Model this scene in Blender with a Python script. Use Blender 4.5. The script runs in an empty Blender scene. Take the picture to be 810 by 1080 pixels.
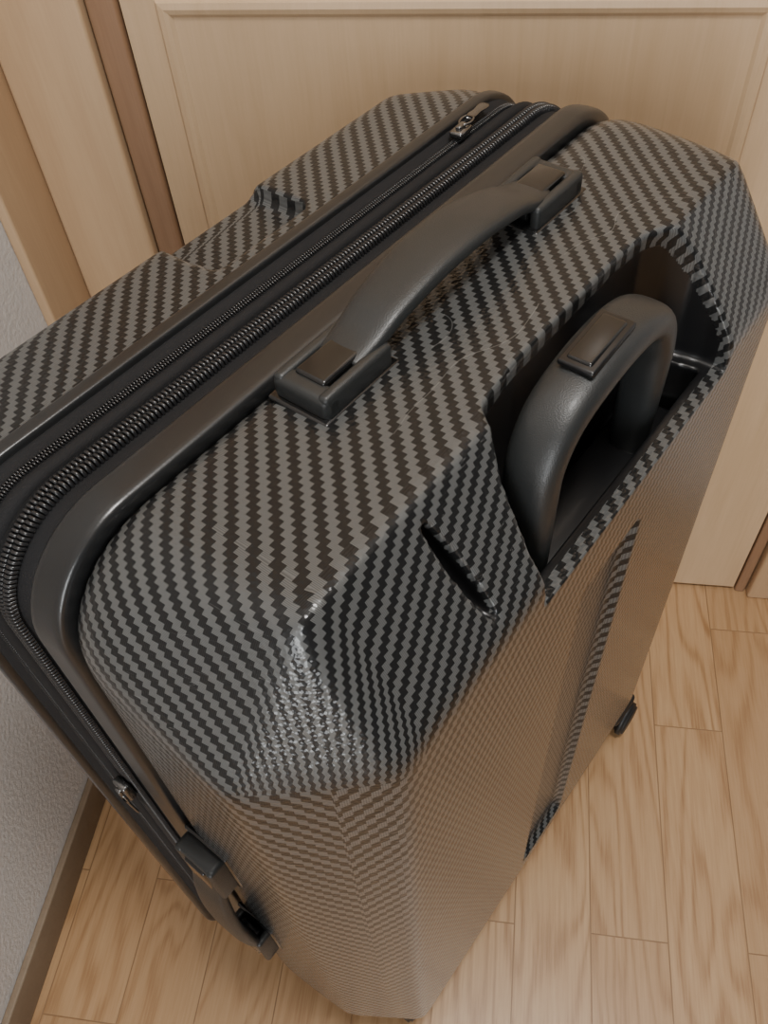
import bpy, bmesh, math, random
from mathutils import Vector, Matrix
random.seed(3)
C = bpy.context
SC = C.scene

# ---------------------------------------------------------------- helpers
def link(o): SC.collection.objects.link(o); return o

def mesh_obj(name, verts, faces, mat=None, parent=None, smooth=True):
    me = bpy.data.meshes.new(name); me.from_pydata([tuple(v) for v in verts], [], faces); me.update()
    bm = bmesh.new(); bm.from_mesh(me); bmesh.ops.recalc_face_normals(bm, faces=bm.faces); bm.to_mesh(me); bm.free()
    if smooth: me.polygons.foreach_set("use_smooth", [True]*len(me.polygons))
    if mat: me.materials.append(mat)
    o = bpy.data.objects.new(name, me); link(o)
    if parent: o.parent = parent
    return o

def bm_obj(name, bm, mat=None, parent=None, smooth=True):
    me = bpy.data.meshes.new(name); bm.to_mesh(me); bm.free()
    if smooth: me.polygons.foreach_set("use_smooth", [True]*len(me.polygons))
    if mat: me.materials.append(mat)
    o = bpy.data.objects.new(name, me); link(o)
    if parent: o.parent = parent
    return o

def add_box(bm, c, s, bevel=0.0, seg=3, M=None):
    r = bmesh.ops.create_cube(bm, size=1.0)
    vs = r['verts']
    for v in vs:
        v.co = Vector((v.co.x*s[0], v.co.y*s[1], v.co.z*s[2])) + Vector(c)
    if bevel > 0:
        es = list({e for v in vs for e in v.link_edges})
        rb = bmesh.ops.bevel(bm, geom=es, offset=bevel, segments=seg, profile=0.5, affect='EDGES')
        vs = list({v for f in rb['faces'] for v in f.verts} | {v for v in vs if v.is_valid})
    if M is not None:
        bmesh.ops.transform(bm, matrix=M, verts=[v for v in vs if v.is_valid])
    return vs

def box_obj(name, lo, hi, mat, parent=None, bevel=0.0):
    bm = bmesh.new()
    c = [(a+b)/2 for a, b in zip(lo, hi)]; s = [b-a for a, b in zip(lo, hi)]
    add_box(bm, c, s, bevel)
    o = bm_obj(name, bm, mat, parent, smooth=bevel > 0)
    if bevel > 0:
        try: o.data.set_sharp_from_angle(angle=math.radians(50))
        except Exception: pass
    return o

def sh(y):
    return -.016*min(1, max(0, (y-.015)/.06))

def rrect(a, z0, z1, R, n=12):
    pts = []
    cs = [(a-R, z1-R, 0), (-a+R, z1-R, 90), (-a+R, z0+R, 180), (a-R, z0+R, 270)]
    for cx, cz, a0 in cs:
        for i in range(n+1):
            t = math.radians(a0+90*i/n)
            nx, nz = math.cos(t), math.sin(t)
            pts.append(((cx+R*nx, cz+R*nz), (nx, nz)))
    return pts

def ring_sweep(name, prof, mat, parent, a=.267, z0=.055, z1=.78, R=.06):
    K = len(prof)
    path = rrect(a, z0, z1, R, 14); Np = len(path); V, F = [], []
    for (px, pz), (nx, nz) in path:
        for p in prof: V.append((px+nx*p[1]+sh(p[0]), p[0], pz+nz*p[1]))
    for i in range(Np):
        j = (i+1) % Np
        for k in range(K):
            l = (k+1) % K
            F.append((i*K+k, i*K+l, j*K+l, j*K+k))
    return mesh_obj(name, V, F, mat, parent)

def sweep_add(V, F, path, widths, thick, side, n=20, p=3.2):
    side = Vector(side).normalized(); base = len(V); m = len(path)
    P = [Vector(q) for q in path]
    for i, q in enumerate(P):
        t = (P[min(i+1, m-1)]-P[max(i-1, 0)]).normalized()
        up = t.cross(side).normalized()
        for k in range(n):
            th = 2*math.pi*k/n
            c, s = math.cos(th), math.sin(th)
            cx = math.copysign(abs(c)**(2/p), c)*widths[i]/2
            cy = math.copysign(abs(s)**(2/p), s)*thick[i]/2
            V.append(q+side*cx+up*cy)
    for i in range(m-1):
        for k in range(n):
            l = (k+1) % n
            F.append((base+i*n+k, base+i*n+l, base+(i+1)*n+l, base+(i+1)*n+k))
    F.append(tuple(base+k for k in range(n))); F.append(tuple(base+(m-1)*n+k for k in range(n)))

def catmull(pts, sub=8):
    P = [Vector(p) for p in pts]; out = []
    for i in range(len(P)-1):
        p0 = P[max(i-1, 0)]; p1 = P[i]; p2 = P[i+1]; p3 = P[min(i+2, len(P)-1)]
        for k in range(sub):
            t = k/sub
            out.append(0.5*((2*p1)+(-p0+p2)*t+(2*p0-5*p1+4*p2-p3)*t*t+(-p0+3*p1-3*p2+p3)*t**3))
    out.append(P[-1]); return out

# ---------------------------------------------------------------- node helpers
def new_mat(name):
    m = bpy.data.materials.new(name); m.use_nodes = True
    return m, m.node_tree, m.node_tree.nodes["Principled BSDF"]

def N(nt, t, **kw):
    n = nt.nodes.new(t)
    for k, v in kw.items(): setattr(n, k, v)
    return n

def math_n(nt, op, a, b=None):
    n = N(nt, "ShaderNodeMath", operation=op)
    for i, v in enumerate((a, b)):
        if v is None: continue
        if isinstance(v, (int, float)): n.inputs[i].default_value = v
        else: nt.links.new(v, n.inputs[i])
    return n.outputs[0]

def mixc(nt, fac, a, b, blend='MIX'):
    n = N(nt, "ShaderNodeMix", data_type='RGBA', blend_type=blend)
    if isinstance(fac, (int, float)): n.inputs[0].default_value = fac
    else: nt.links.new(fac, n.inputs[0])
    for i, v in ((6, a), (7, b)):
        if isinstance(v, tuple): n.inputs[i].default_value = (*v, 1)
        else: nt.links.new(v, n.inputs[i])
    return n.outputs[2]

def ramp(nt, fac, stops):
    r = N(nt, "ShaderNodeValToRGB"); nt.links.new(fac, r.inputs[0])
    e = r.color_ramp.elements
    while len(e) < len(stops): e.new(0.5)
    for x, (p, c) in zip(e, stops): x.position = p; x.color = (*c, 1)
    return r.outputs[0]

def noise(nt, vec, scale, detail=3, rough=.5, dist=0.0):
    n = N(nt, "ShaderNodeTexNoise"); nt.links.new(vec, n.inputs["Vector"])
    n.inputs["Scale"].default_value = scale; n.inputs["Detail"].default_value = detail
    n.inputs["Roughness"].default_value = rough; n.inputs["Distortion"].default_value = dist
    return n.outputs["Fac"]

def mapping(nt, vec, scale=(1, 1, 1), rot=(0, 0, 0), loc=(0, 0, 0)):
    m = N(nt, "ShaderNodeMapping"); nt.links.new(vec, m.inputs[0])
    m.inputs["Scale"].default_value = scale; m.inputs["Rotation"].default_value = rot; m.inputs["Location"].default_value = loc
    return m.outputs[0]

def bump(nt, h, strength, dist, bsdf, prev=None):
    b = N(nt, "ShaderNodeBump"); b.inputs["Strength"].default_value = strength; b.inputs["Distance"].default_value = dist
    nt.links.new(h, b.inputs["Height"])
    if prev: nt.links.new(prev, b.inputs["Normal"])
    nt.links.new(b.outputs[0], bsdf.inputs["Normal"]); return b.outputs[0]

def simple_mat(name, col, rough, metal=0, coat=0, grain=None):
    m, nt, b = new_mat(name)
    tc = N(nt, "ShaderNodeTexCoord").outputs["Object"]
    nz = noise(nt, tc, 60, 3)
    c = mixc(nt, nz, tuple(x*.88 for x in col), tuple(min(1, x*1.12) for x in col))
    nt.links.new(c, b.inputs["Base Color"])
    b.inputs["Roughness"].default_value = rough; b.inputs["Metallic"].default_value = metal
    b.inputs["Coat Weight"].default_value = coat; b.inputs["Coat Roughness"].default_value = .15
    if grain:
        bump(nt, noise(nt, tc, grain[0], 2), grain[1], .0006, b)
    return m

def carbon_mat():
    m, nt, b = new_mat("carbon_twill_shell")
    L = nt.links.new
    uv = N(nt, "ShaderNodeUVMap", uv_map="UVMap").outputs[0]
    sep = N(nt, "ShaderNodeSeparateXYZ"); L(uv, sep.inputs[0])
    c = .0035
    u = math_n(nt, 'DIVIDE', sep.outputs[0], c); v = math_n(nt, 'DIVIDE', sep.outputs[1], c)
    iu = math_n(nt, 'FLOOR', u); iv = math_n(nt, 'FLOOR', v)
    d = math_n(nt, 'ADD', iu, iv)
    mod = math_n(nt, 'FLOORED_MODULO', d, 4.0)
    light = math_n(nt, 'LESS_THAN', mod, 1.5)
    tu = math_n(nt, 'SINE', math_n(nt, 'MULTIPLY', u, 2*math.pi*4)); tv = math_n(nt, 'SINE', math_n(nt, 'MULTIPLY', v, 2*math.pi*4))
    mixt = N(nt, "ShaderNodeMix", data_type='FLOAT'); L(light, mixt.inputs[0]); L(tv, mixt.inputs[2]); L(tu, mixt.inputs[3])
    thread = math_n(nt, 'ADD', math_n(nt, 'MULTIPLY', mixt.outputs[0], .5), .5)
    tc = N(nt, "ShaderNodeTexCoord").outputs["Object"]
    lc = mixc(nt, thread, (.068, .070, .069), (.120, .123, .121))
    dc = mixc(nt, thread, (.008, .0082, .0084), (.016, .0164, .0166))
    col = mixc(nt, light, dc, lc)
    sc = noise(nt, mapping(nt, tc, (4, 4, 90), (.5, .3, 0)), 3.0, 1, .3)
    line = math_n(nt, 'LESS_THAN', math_n(nt, 'ABSOLUTE', math_n(nt, 'SUBTRACT', sc, .5)), .0012)
    msk = math_n(nt, 'GREATER_THAN', noise(nt, tc, 7, 1), .58)
    scr = math_n(nt, 'MULTIPLY', math_n(nt, 'MULTIPLY', line, msk), .3)
    col = mixc(nt, scr, col, (.30, .30, .29))
    L(col, b.inputs["Base Color"])
    b.inputs["Metallic"].default_value = .15
    rg = math_n(nt, 'ADD', math_n(nt, 'MULTIPLY', light, -.06), .40); L(rg, b.inputs["Roughness"])
    b.inputs["Specular IOR Level"].default_value = .14
    b.inputs["Coat Weight"].default_value = .75; b.inputs["Coat Roughness"].default_value = .08; b.inputs["Coat IOR"].default_value = 1.34
    vor = N(nt, "ShaderNodeTexVoronoi"); L(tc, vor.inputs["Vector"]); vor.inputs["Scale"].default_value = 420
    p = bump(nt, vor.outputs["Distance"], .30, .0006, b)
    p = bump(nt, light, .25, .0004, b, p)
    cb = N(nt, "ShaderNodeBump"); cb.inputs["Strength"].default_value = .45; cb.inputs["Distance"].default_value = .0006
    L(vor.outputs["Distance"], cb.inputs["Height"]); L(cb.outputs[0], b.inputs["Coat Normal"])
    return m

CARBON = carbon_mat()
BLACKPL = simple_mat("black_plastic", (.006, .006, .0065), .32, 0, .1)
RIM = simple_mat("rim_plastic", (.013, .0135, .014), .32, 0, .2, (900, .10))
FABRIC = simple_mat("black_fabric", (.004, .004, .005), .85, 0, 0, (1500, .5))
ZIPM = simple_mat("zipper_coil_nylon", (.018, .018, .019), .28, .1, .2)
HANDLE = simple_mat("handle_grey_rubber", (.020, .0215, .0215), .40, 0, .05, (1400, .35))
HANDLE2 = simple_mat("handle_dark_gloss", (.009, .009, .009), .22, .2, .4)
METAL = simple_mat("gunmetal", (.20, .20, .20), .25, .95, 0)
WHEELM = simple_mat("wheel_rubber", (.012, .012, .012), .5)

def wood_mat(name, a, b_, rough, scale=(9, 9, .9), bstr=.05):
    m, nt, b = new_mat(name)
    tc = N(nt, "ShaderNodeTexCoord").outputs["Object"]
    mp = mapping(nt, tc, scale)
    n1 = noise(nt, mp, 6, 6, .6, .6); n2 = noise(nt, mapping(nt, tc, (scale[0]*7, scale[1]*7, scale[2]*2)), 9, 3)
    f = math_n(nt, 'ADD', math_n(nt, 'MULTIPLY', n1, .7), math_n(nt, 'MULTIPLY', n2, .3))
    nt.links.new(ramp(nt, f, [(.3, a), (.7, b_)]), b.inputs["Base Color"])
    b.inputs["Roughness"].default_value = rough
    bump(nt, f, bstr, .001, b)
    return m

DOORM = wood_mat("door_birch_laminate", (.53, .365, .215), (.61, .435, .27), .40)
STRIPM = wood_mat("door_frame_brown", (.25, .14, .078), (.32, .19, .11), .45)
TRIMM = wood_mat("trim_birch", (.47, .31, .18), (.54, .37, .22), .45)
BASEM = wood_mat("baseboard_taupe", (.23, .17, .115), (.28, .215, .15), .5, (1, 9, 9))

def floor_mat():
    m, nt, b = new_mat("oak_plank_floor"); L = nt.links.new
    tc = N(nt, "ShaderNodeTexCoord").outputs["Object"]
    mp = mapping(nt, tc, (1, 1, 1), (0, 0, math.radians(90)), (.11, .03, 0))
    br = N(nt, "ShaderNodeTexBrick"); L(mp, br.inputs["Vector"])
    br.offset = .37; br.offset_frequency = 2; br.squash = 1
    br.inputs["Scale"].default_value = 1; br.inputs["Mortar Size"].default_value = .0008; br.inputs["Mortar Smooth"].default_value = .3
    br.inputs["Brick Width"].default_value = .42; br.inputs["Row Height"].default_value = .086
    br.inputs["Color1"].default_value = (0, 0, 0, 1); br.inputs["Color2"].default_value = (1, 1, 1, 1); br.inputs["Mortar"].default_value = (.5, .5, .5, 1)
    rnd = br.outputs["Color"]
    off = N(nt, "ShaderNodeVectorMath", operation='MULTIPLY_ADD'); L(rnd, off.inputs[0]); off.inputs[1].default_value = (7, 3, 5); L(tc, off.inputs[2])
    cf = noise(nt, mapping(nt, off.outputs[0], (9, 1.5, 1)), 1.1, 2, .45, .3)
    ct = math_n(nt, 'SINE', math_n(nt, 'MULTIPLY', cf, 95.0))
    ct = math_n(nt, 'ADD', math_n(nt, 'MULTIPLY', ct, .5), .5)
    ct = math_n(nt, 'POWER', ct, 2.0)
    fine = noise(nt, mapping(nt, off.outputs[0], (190, 8, 1)), 2.2, 4, .6)
    f = math_n(nt, 'ADD', math_n(nt, 'MULTIPLY', ct, -.30), math_n(nt, 'ADD', math_n(nt, 'MULTIPLY', fine, .85), .2))
    wood = ramp(nt, f, [(.2, (.31, .165, .070)), (.5, (.46, .28, .14)), (.85, (.55, .36, .195))])
    sepc = N(nt, "ShaderNodeSeparateColor"); L(rnd, sepc.inputs[0])
    wood = mixc(nt, math_n(nt, 'MULTIPLY', sepc.outputs[0], .45), wood, (.36, .205, .095))
    wood = mixc(nt, math_n(nt, 'MULTIPLY', br.outputs["Fac"], .7), wood, (.18, .095, .04))
    L(wood, b.inputs["Base Color"]); b.inputs["Roughness"].default_value = .34
    b.inputs["Coat Weight"].default_value = .12; b.inputs["Coat Roughness"].default_value = .25
    p = bump(nt, fine, .06, .001, b)
    inv = math_n(nt, 'SUBTRACT', 1.0, br.outputs["Fac"]); bump(nt, inv, .4, .001, b, p)
    return m
FLOORM = floor_mat()

def wall_mat():
    m, nt, b = new_mat("wallpaper_offwhite")
    tc = N(nt, "ShaderNodeTexCoord").outputs["Object"]
    n = noise(nt, tc, 180, 4, .6)
    nt.links.new(mixc(nt, n, (.60, .58, .56), (.70, .68, .66)), b.inputs["Base Color"])
    b.inputs["Roughness"].default_value = .8; bump(nt, n, .5, .002, b)
    return m
WALLM = wall_mat()

# ---------------------------------------------------------------- room
DY = .757
LX = -.478
box_obj("floor", (-.60, -3.0, -.05), (2.2, DY+.15, 0), FLOORM)
box_obj("wall_left", (LX-.1, -3.0, 0), (LX, DY+.15, 2.4), WALLM)
box_obj("wall_back", (.44, DY+.0, 0), (2.2, DY+.1, 2.4), WALLM)
box_obj("wall_back_upper", (LX, DY+.0, 2.06), (.44, DY+.1, 2.4), WALLM)
box_obj("ceiling", (-.60, -3.0, 2.4), (2.2, DY+.15, 2.45), WALLM)
box_obj("baseboard_left", (LX, -3.0, 0), (LX+.009, .66, .055), BASEM, bevel=.002)
box_obj("baseboard_back", (.45, DY-.009, 0), (2.2, DY, .055), BASEM, bevel=.002)
door = bpy.data.objects.new("door_1", None); link(door)
box_obj("door_slab", (-.343, DY, .006), (.352, DY+.036, 2.02), DOORM, door)
def panel(name, x0, x1, z0, z1):
    rings = [(0, 0), (.002, -.003), (.007, -.004), (.011, -.003), (.014, -.0008)]
    V, F = [], []
    for (ins, dy) in rings:
        V += [(x0+ins, DY+dy-.0005, z0+ins), (x1-ins, DY+dy-.0005, z0+ins), (x1-ins, DY+dy-.0005, z1-ins), (x0+ins, DY+dy-.0005, z1-ins)]
    for i in range(len(rings)-1):
        for k in range(4):
            l = (k+1) % 4; F.append((i*4+k, i*4+l, i*4+4+l, i*4+4+k))
    n = (len(rings)-1)*4; F.append((n, n+1, n+2, n+3))
    return mesh_obj(name, V, F, DOORM, door, smooth=False)
panel("panel_lower", -.312, .195, .14, .795)
panel("panel_upper", -.312, .195, .90, 1.90)
box_obj("reveal_left", (-.372, DY-.006, 0), (-.345, DY+.04, 2.03), STRIPM, door, bevel=.003)
box_obj("reveal_right", (.354, DY-.004, 0), (.368, DY+.04, 2.03), STRIPM, door, bevel=.003)
box_obj("trim_1", (LX+.012, DY-.014, 0), (-.374, DY+.05, 2.06), TRIMM, bevel=.004)
box_obj("trim_2", (.370, DY-.014, 0), (.445, DY+.05, 2.06), TRIMM, bevel=.004)
box_obj("trim_3", (LX, .665, 0), (LX+.012, DY+.01, 2.06), TRIMM, bevel=.003)
box_obj("trim_4", (-.374, DY-.014, 2.03), (.372, DY+.05, 2.09), TRIMM, bevel=.004)

# ---------------------------------------------------------------- suitcase
suit = bpy.data.objects.new("suitcase", None); link(suit)
ANG = math.atan2(.8634, .5047)
suit.location = (-.0605, .4118, 0); suit.rotation_euler = (0, 0, ANG)
ZT = .78; ZB = .055; HA = .267

def hull_bm(pts):
    bm = bmesh.new()
    for p in pts: bm.verts.new(p)
    bm.verts.ensure_lookup_table()
    r = bmesh.ops.convex_hull(bm, input=bm.verts)
    junk = [e for e in r['geom_interior'] if isinstance(e, bmesh.types.BMVert)]
    if junk: bmesh.ops.delete(bm, geom=junk, context='VERTS')
    bmesh.ops.recalc_face_normals(bm, faces=bm.faces)
    return bm

def prism(poly, z0, z1):
    bm = bmesh.new()
    a = [bm.verts.new((x, y, z0)) for x, y in poly]; b = [bm.verts.new((x, y, z1)) for x, y in poly]
    n = len(poly); bm.faces.new(a); bm.faces.new(b[::-1])
    for i in range(n): bm.faces.new((a[i], a[(i+1) % n], b[(i+1) % n], b[i]))
    bmesh.ops.recalc_face_normals(bm, faces=bm.faces)
    return bm

def cutter(bm):
    bmesh.ops.recalc_face_normals(bm, faces=bm.faces)
    return bm_obj("tmp_cut", bm, None, None, False)

def build_shell(name, bm, cutters, voxel, pre, post, y_edge, y_len, sy):
    o = bm_obj("tmp_shell", bm, None, None, False)
    md = o.modifiers.new("r0", 'REMESH'); md.mode = 'VOXEL'; md.voxel_size = .0045
    md = o.modifiers.new("s0", 'SMOOTH'); md.factor = .5; md.iterations = pre
    for c in cutters:
        md = o.modifiers.new("b", 'BOOLEAN'); md.operation = 'DIFFERENCE'; md.object = c; md.solver = 'EXACT'
    md = o.modifiers.new("r", 'REMESH'); md.mode = 'VOXEL'; md.voxel_size = voxel
    md = o.modifiers.new("s", 'SMOOTH'); md.factor = .5; md.iterations = post
    dg = C.evaluated_depsgraph_get(); dg.update()
    me = bpy.data.meshes.new_from_object(o.evaluated_get(dg))
    for c in cutters + [o]: bpy.data.objects.remove(c, do_unlink=True)
    me.name = name
    so = bpy.data.objects.new(name, me); link(so); so.parent = suit
    me.polygons.foreach_set("use_smooth", [True]*len(me.polygons))
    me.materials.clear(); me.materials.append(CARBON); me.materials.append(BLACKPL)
    uvl = me.uv_layers.new(name="UVMap")
    vco = [v.co.copy() for v in me.vertices]
    for p in me.polygons:
        pc = p.center
        Ac = max(0, abs(pc.x)-.205)/.057; Bc = max(0, (pc.y-y_edge)*sy)/y_len
        deep = (ZT-pc.z) > .084
        hard = (1, 0) if Ac > Bc else (0, 1)
        for li in p.loop_indices:
            q = vco[me.loops[li].vertex_index]; h = ZT-q.z
            sx = 1 if q.x > 0 else -1
            if deep: a, b = hard
            else:
                A = max(0, abs(q.x)-.195)/.06; B = max(0, (q.y-(y_edge-sy*.006))*sy)/y_len
                a = A/(A+B+.02); b = B/(A+B+.02)
            uvl.data[li].uv = (q.x + sx*h*a, -q.y - sy*h*b)
    return so

# back (handle-side) shell
pts = []
for (x, z), _ in rrect(HA-.006, ZB+.005, ZT-.006, .058, 10): pts.append((x, .004, z))
for (x, z), _ in rrect(HA, ZB, ZT, .06, 10): pts.append((x, -.012, z))
for (x, z), _ in rrect(HA+.001, ZB, ZT, .06, 10): pts.append((x, -.03, z))
for s in (-1, 1):
    pts += [(s*.212, -.108, .783), (s*.268, -.099, .694), (s*.213, -.158, .708)]
    pts += [(s*.207, -.115, .055), (s*.263, -.100, .11), (s*.219, -.158, .083)]
bm = hull_bm(pts)
cuts = []
open_poly = [(-.066, -.098), (-.030, -.094), (.078, -.094), (.104, -.097), (.120, -.106), (.130, -.122), (.133, -.14), (.133, -.25), (-.090, -.25), (-.090, -.145), (-.084, -.122)]
cuts.append(cutter(prism(open_poly, .688, .95)))
pock = [(-.066, -.1002), (.102, -.1002), (.118, -.112), (.124, -.144), (-.084, -.144), (-.082, -.122)]
cuts.append(cutter(prism(pock, .640, .70)))
NC = Vector((0, -.806, .592))
slits = []
for s in (-1,):
    b2 = bmesh.new(); bmesh.ops.create_icosphere(b2, subdivisions=4, radius=1)
    a_ = Vector((s*.136, -.112, .772)); b_ = Vector((s*.128, -.150, .718))
    ax = (b_-a_).normalized(); ctr = (a_+b_)/2
    sd = ax.cross(NC).normalized(); nn = sd.cross(ax).normalized()
    M = Matrix(((ax.x, sd.x, nn.x, ctr.x), (ax.y, sd.y, nn.y, ctr.y), (ax.z, sd.z, nn.z, ctr.z), (0, 0, 0, 1)))
    slits.append((M.inverted()))
    bmesh.ops.transform(b2, matrix=M @ Matrix.Diagonal((.037, .0048, .0115, 1)), verts=b2.verts)
    cuts.append(cutter(b2))
b3 = bmesh.new(); add_box(b3, (0.0, -.158, .375), (.074, .016, .52), .006, 2); cuts.append(cutter(b3))
back = build_shell("shell_back", bm, cuts, .0019, 20, 3, -.105, .053, -1)
for p in back.data.polygons:
    c = p.center
    if -.10 < c.x < .140 and c.y < -.088 and c.z > .60:
        dch = -(-.806*(c.y+.105)+.592*(c.z-.778))
        if min(.778-c.z, dch, c.y+.155) > .0055: p.material_index = 1
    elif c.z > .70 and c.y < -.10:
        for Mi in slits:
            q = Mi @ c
            if abs(q.x) < .034 and abs(q.y) < .0055 and q.z < -.003: p.material_index = 1  # black on the slit's inner faces paints in its shade

# front shell
pts = []
X0 = sh(.08)
for (x, z), _ in rrect(HA, ZB, ZT-.001, .06, 10): pts.append((x+X0, .080, z))
for (x, z), _ in rrect(HA, ZB+.003, ZT-.003, .058, 10): pts.append((x+X0, .105, z))
for s in (-1, 1):
    pts += [(s*.190+X0, .145, .776), (s*.250+X0, .143, .715), (s*.19+X0, .163, .735), (s*.215+X0, .150, .06), (s*.258+X0, .145, .09), (s*.22+X0, .163, .085)]
bm = hull_bm(pts)
c1 = bmesh.new(); add_box(c1, (-.015, .15, .786), (.085, .11, .045), .006, 2)
c2 = bmesh.new(); add_box(c2, (-.015, .165, .42), (.085, .022, .80), .004, 2)
front = build_shell("shell_front", bm, [cutter(c1), cutter(c2)], .0024, 6, 3, .145, .02, 1)

def prof_rim(y0, y1, n0, n1):
    out = []
    K = 12
    for i in range(K+1):
        t = math.pi*i/K
        cs, sn = math.cos(t), math.sin(t)
        yy = (y0+y1)/2-(y1-y0)/2*math.copysign(abs(cs)**.5, cs)
        out.append((yy, n0+(n1-n0)*abs(sn)**.45))
    return out + [(y1, n0-.008), (y0, n0-.008)]
ring_sweep("rim_back", prof_rim(.002, .024, -.006, .0016), RIM, suit)
ring_sweep("rim_front", prof_rim(.0735, .084, -.004, .002), RIM, suit)
ring_sweep("gusset_main", [(.020, -.016), (.020, -.005), (.030, -.006), (.041, -.0045), (.051, -.006), (.052, -.016)], FABRIC, suit)
ring_sweep("gusset_expansion", [(.050, -.016), (.0505, -.004), (.055, -.0015), (.060, -.006), (.068, -.006), (.071, -.003), (.076, -.002), (.077, -.014)], FABRIC, suit)

def coil(name, yc, half, n_off, pitch, wire, hgt, double=True):
    path = rrect(HA, ZB, ZT, .06, 40); X = sh(yc)
    P = [Vector((p[0]+X, 0, p[1])) for p, _ in path]; Nn = [Vector((n[0], 0, n[1])) for _, n in path]
    P.append(P[0]); Nn.append(Nn[0])
    L = [0]
    for i in range(1, len(P)): L.append(L[-1]+(P[i]-P[i-1]).length)
    tot = L[-1]; cnt = int(tot/pitch); V, F = [], []
    j = 0
    for k in range(cnt):
        s = k*tot/cnt
        while L[j+1] < s: j += 1
        t = (s-L[j])/max(1e-9, L[j+1]-L[j])
        p = P[j].lerp(P[j+1], t); n = Nn[j].lerp(Nn[j+1], t).normalized(); tg = (P[j+1]-P[j]).normalized()
        for side in ((-1, 1) if double else (0,)):
            h = half/2 if double else half
            cy = yc+side*half/2
            base = len(V); S = 7; Q = 5
            for a in range(S):
                th = math.pi*a/(S-1)
                off = tg*(side*pitch*.25)+tg*(.35*pitch*(a/(S-1)-.5))
                o_ = Vector((0, cy-math.cos(th)*h, 0))+n*(n_off+hgt*math.sin(th)**.7)+off
                rad = Vector((0, -math.cos(th), 0))+n*math.sin(th)
                for q in range(Q):
                    ph = 2*math.pi*q/Q
                    V.append(p+o_+rad*(wire*math.cos(ph))+tg*(wire*math.sin(ph)))
            for a in range(S-1):
                for q in range(Q):
                    r_ = (q+1) % Q
                    F.append((base+a*Q+q, base+a*Q+r_, base+a*Q+Q+r_, base+a*Q+Q+q))
    return mesh_obj(name, V, F, ZIPM, suit)
coil("zipper_main", .0405, .0052, -.0050, .0027, .0011, .0036)
coil("zipper_expansion", .0640, .0026, -.0064, .0019, .00065, .0020)

def slider(name, M, k=1.0):
    bm = bmesh.new()
    add_box(bm, (0, 0, .002), (.016*k, .010*k, .005*k), .0015, 2, M)
    add_box(bm, (0, 0, .0055), (.009*k, .004*k, .003*k), .001, 2, M)
    V, F = [], []
    pth = [Vector((math.cos(a)*.007+.008, math.sin(a)*.004, .006)) for a in [2*math.pi*i/24 for i in range(25)]]
    sweep_add(V, F, pth, [.0017]*25, [.0017]*25, (0, 0, 1), 8, 2)
    pth = [Vector((.012+.003*i, 0, .0062-.0002*i)) for i in range(9)]
    sweep_add(V, F, pth, [.005, .007, .007, .006, .006, .007, .008, .008, .006], [.002]*9, (0, 1, 0), 10, 3)
    vs = [bm.verts.new(M @ v) for v in V]
    for f in F: bm.faces.new([vs[i] for i in f])
    return bm_obj(name, bm, METAL, suit)
slider("zipper_slider_1", Matrix.Translation((.150, .064, ZT-.002)) @ Matrix.Rotation(math.radians(6), 4, 'Z'), 1.0)
slider("zipper_slider_2", Matrix.Translation((-HA+sh(.0405)-.001, .0405, .515)) @ Matrix.Rotation(math.radians(-90), 4, 'Y') @ Matrix.Rotation(math.pi, 4, 'Z'), 1.25)

def carry_handle(prefix, M, rise):
    for s, tag in ((-1, "a"), (1, "b")):
        bm = bmesh.new()
        add_box(bm, (s*.096, 0, .0015), (.060, .040, .004), .0018, 3, M)
        bm_obj(f"{prefix}_base_{tag}", bm, HANDLE2, suit)
        bm = bmesh.new()
        for q in (-1, 1): add_box(bm, (s*.096, q*.0145, .009), (.052, .007, .015), .0028, 4, M)
        add_box(bm, (s*.1165, 0, .0085), (.013, .036, .014), .004, 4, M)
        bm_obj(f"{prefix}_bracket_{tag}", bm, HANDLE, suit)
        bm = bmesh.new()
        add_box(bm, (s*.092, 0, .0115), (.044, .020, .012), .0022, 3, M)
        bm_obj(f"{prefix}_pivot_{tag}", bm, HANDLE2, suit)
    r = rise
    ctl = [(-.092, 0, .012), (-.075, 0, .012+.22*r), (-.055, 0, .012+.62*r), (-.025, 0, .012+.93*r), (0, 0, .012+r), (.025, 0, .012+.93*r), (.055, 0, .012+.62*r), (.075, 0, .012+.22*r), (.092, 0, .012)]
    P = catmull(ctl, 6)
    W, T = [], []
    for p in P:
        k = max(0, 1-(abs(p.x)/.10)**2)
        W.append(.025+.010*k); T.append(.008+.0035*k)
    V, F = [], []
    sweep_add(V, F, P, W, T, (0, 1, 0), 24, 3.4)
    V = [M @ Vector(v) for v in V]
    mesh_obj(f"{prefix}_grip", V, F, HANDLE, suit)
carry_handle("top_handle", Matrix.Translation((.006, -.0245, ZT-.002)), .018)
Ms = Matrix.Translation((-HA+.001, -.024, .375)) @ Matrix(((0, 0, -1, 0), (0, 1, 0, 0), (1, 0, 0, 0), (0, 0, 0, 1)))
carry_handle("side_handle", Ms, .008)

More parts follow.
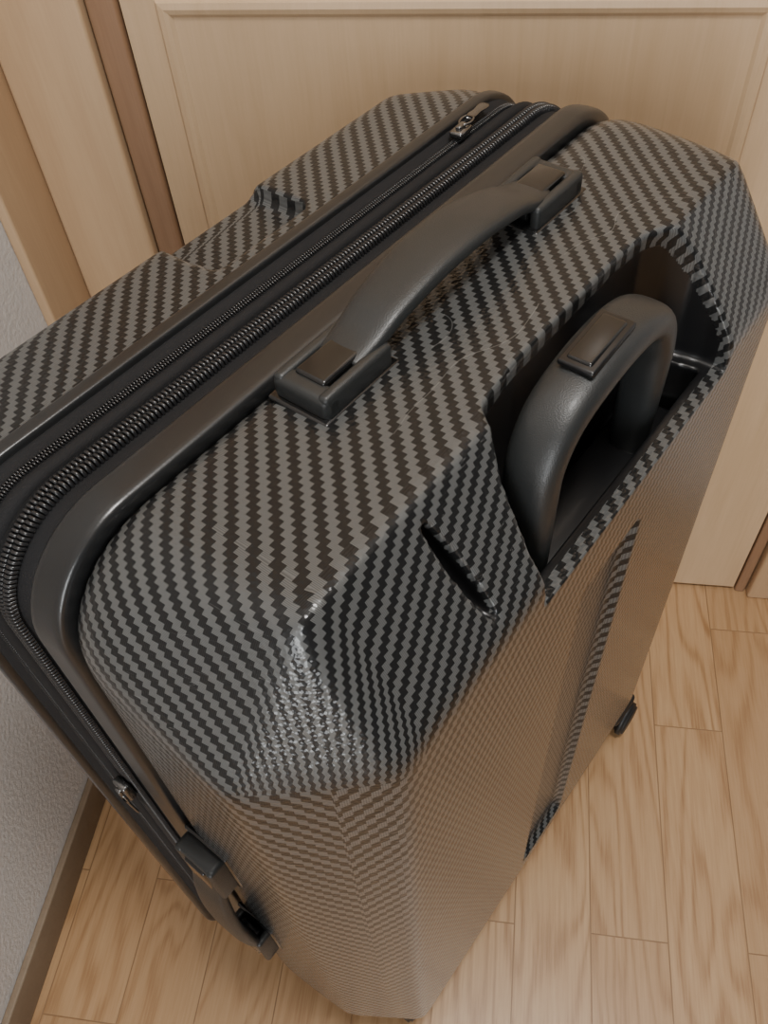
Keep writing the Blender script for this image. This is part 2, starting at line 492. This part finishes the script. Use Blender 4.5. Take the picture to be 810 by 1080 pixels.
hy = -.124
ctl = [(-.060, hy-.004, .650), (-.061, hy-.004, .690), (-.061, hy-.003, .725), (-.055, hy-.001, .752), (-.036, hy, .770), (0, hy, .778), (.036, hy, .776), (.060, hy, .764), (.071, hy-.001, .742), (.072, hy-.002, .715), (.072, hy-.002, .650)]
P = catmull(ctl, 7); W, T = [], []
for i, p in enumerate(P):
    t = i/(len(P)-1); k = math.sin(math.pi*t)
    W.append(.024+.009*k); T.append(.018+.004*k)
V, F = [], []
sweep_add(V, F, P, W, T, (0, 1, 0), 28, 2.7)
mesh_obj("telescoping_grip", V, F, HANDLE, suit)
bm = bmesh.new()
Mb = Matrix.Translation((-.002, hy, .7895)) @ Matrix.Rotation(math.radians(-4), 4, 'Y')
add_box(bm, (0, 0, 0), (.044, .021, .004), .0016, 3, Mb)
bm_obj("release_button_frame", bm, BLACKPL, suit)
bm = bmesh.new(); add_box(bm, (0, 0, .0014), (.037, .0145, .004), .0016, 3, Mb)
bm_obj("release_button", bm, HANDLE2, suit)
bm = bmesh.new(); add_box(bm, (.018, -.124, .648), (.196, .038, .012), .003, 2)
bm_obj("recess_plate", bm, BLACKPL, suit)

k = 0
for sx in (-1, 1):
    for sy in (-1, 1):
        k += 1
        bm = bmesh.new()
        cx, cy = sx*(.222 if sx > 0 else .200), (.118 if sy > 0 else (-.146 if sx > 0 else -.125))
        add_box(bm, (cx-sx*.006, cy-sy*.012, .052), (.050, .046, .018), .006, 3)
        add_box(bm, (cx, cy, .036), (.010, .012, .030), .003, 2)
        for q in (-1, 1):
            r = bmesh.ops.create_cone(bm, cap_ends=True, segments=32, radius1=.0235, radius2=.0235, depth=.012)
            bmesh.ops.transform(bm, matrix=Matrix.Translation((cx, cy+q*.011, .0235)) @ Matrix.Rotation(math.pi/2, 4, 'X'), verts=r['verts'])
            es = [e for e in {e for v in r['verts'] for e in v.link_edges} if len(e.link_faces) == 2 and abs(e.calc_face_angle(0)) > 1]
            bmesh.ops.bevel(bm, geom=es, offset=.003, segments=3, affect='EDGES')
        bm_obj(f"wheel_{k}", bm, WHEELM, suit)

# ---------------------------------------------------------------- camera
f = 913.0
d = Vector((65, 735, f)).normalized()
n_ = Vector((195, -1151, f)); n_ = (n_-d*n_.dot(d)).normalized()
x_ = n_.cross(-d).normalized()
if x_.x < 0: x_ = -x_
R = Matrix(((x_.x, -x_.y, -x_.z), (n_.x, -n_.y, -n_.z), (-d.x, d.y, d.z)))
cam_d = bpy.data.cameras.new("camera"); cam = bpy.data.objects.new("camera", cam_d); link(cam)
cam.matrix_world = Matrix.Translation((0, 0, 1.08)) @ R.to_4x4()
cam_d.sensor_fit = 'VERTICAL'; cam_d.sensor_height = 36; cam_d.lens = f/1080*36; cam_d.clip_start = .01
SC.camera = cam

# ---------------------------------------------------------------- lights
def area(name, loc, tgt, size, power, col, sy=None):
    l = bpy.data.lights.new(name, 'AREA'); l.energy = power; l.color = col; l.size = size
    if sy: l.shape = 'RECTANGLE'; l.size_y = sy
    o = bpy.data.objects.new(name, l); link(o); o.location = loc
    o.rotation_euler = (Vector(tgt)-Vector(loc)).to_track_quat('-Z', 'Y').to_euler()
# low unseen window light behind camera, shaped for corner glints; ceiling lamp overhead
area("window_light", (-.02, -2.2, 1.05), (0, .4, .6), .50, 40, (.96, .985, 1), 1.7)
area("ceiling_lamp_light", (.25, .10, 2.32), (.0, .45, .4), .32, 24, (1, .97, .93))
w = bpy.data.worlds.new("world"); SC.world = w; w.use_nodes = True
bg = w.node_tree.nodes["Background"]; bg.inputs[0].default_value = (.97, .98, 1, 1); bg.inputs[1].default_value = .10
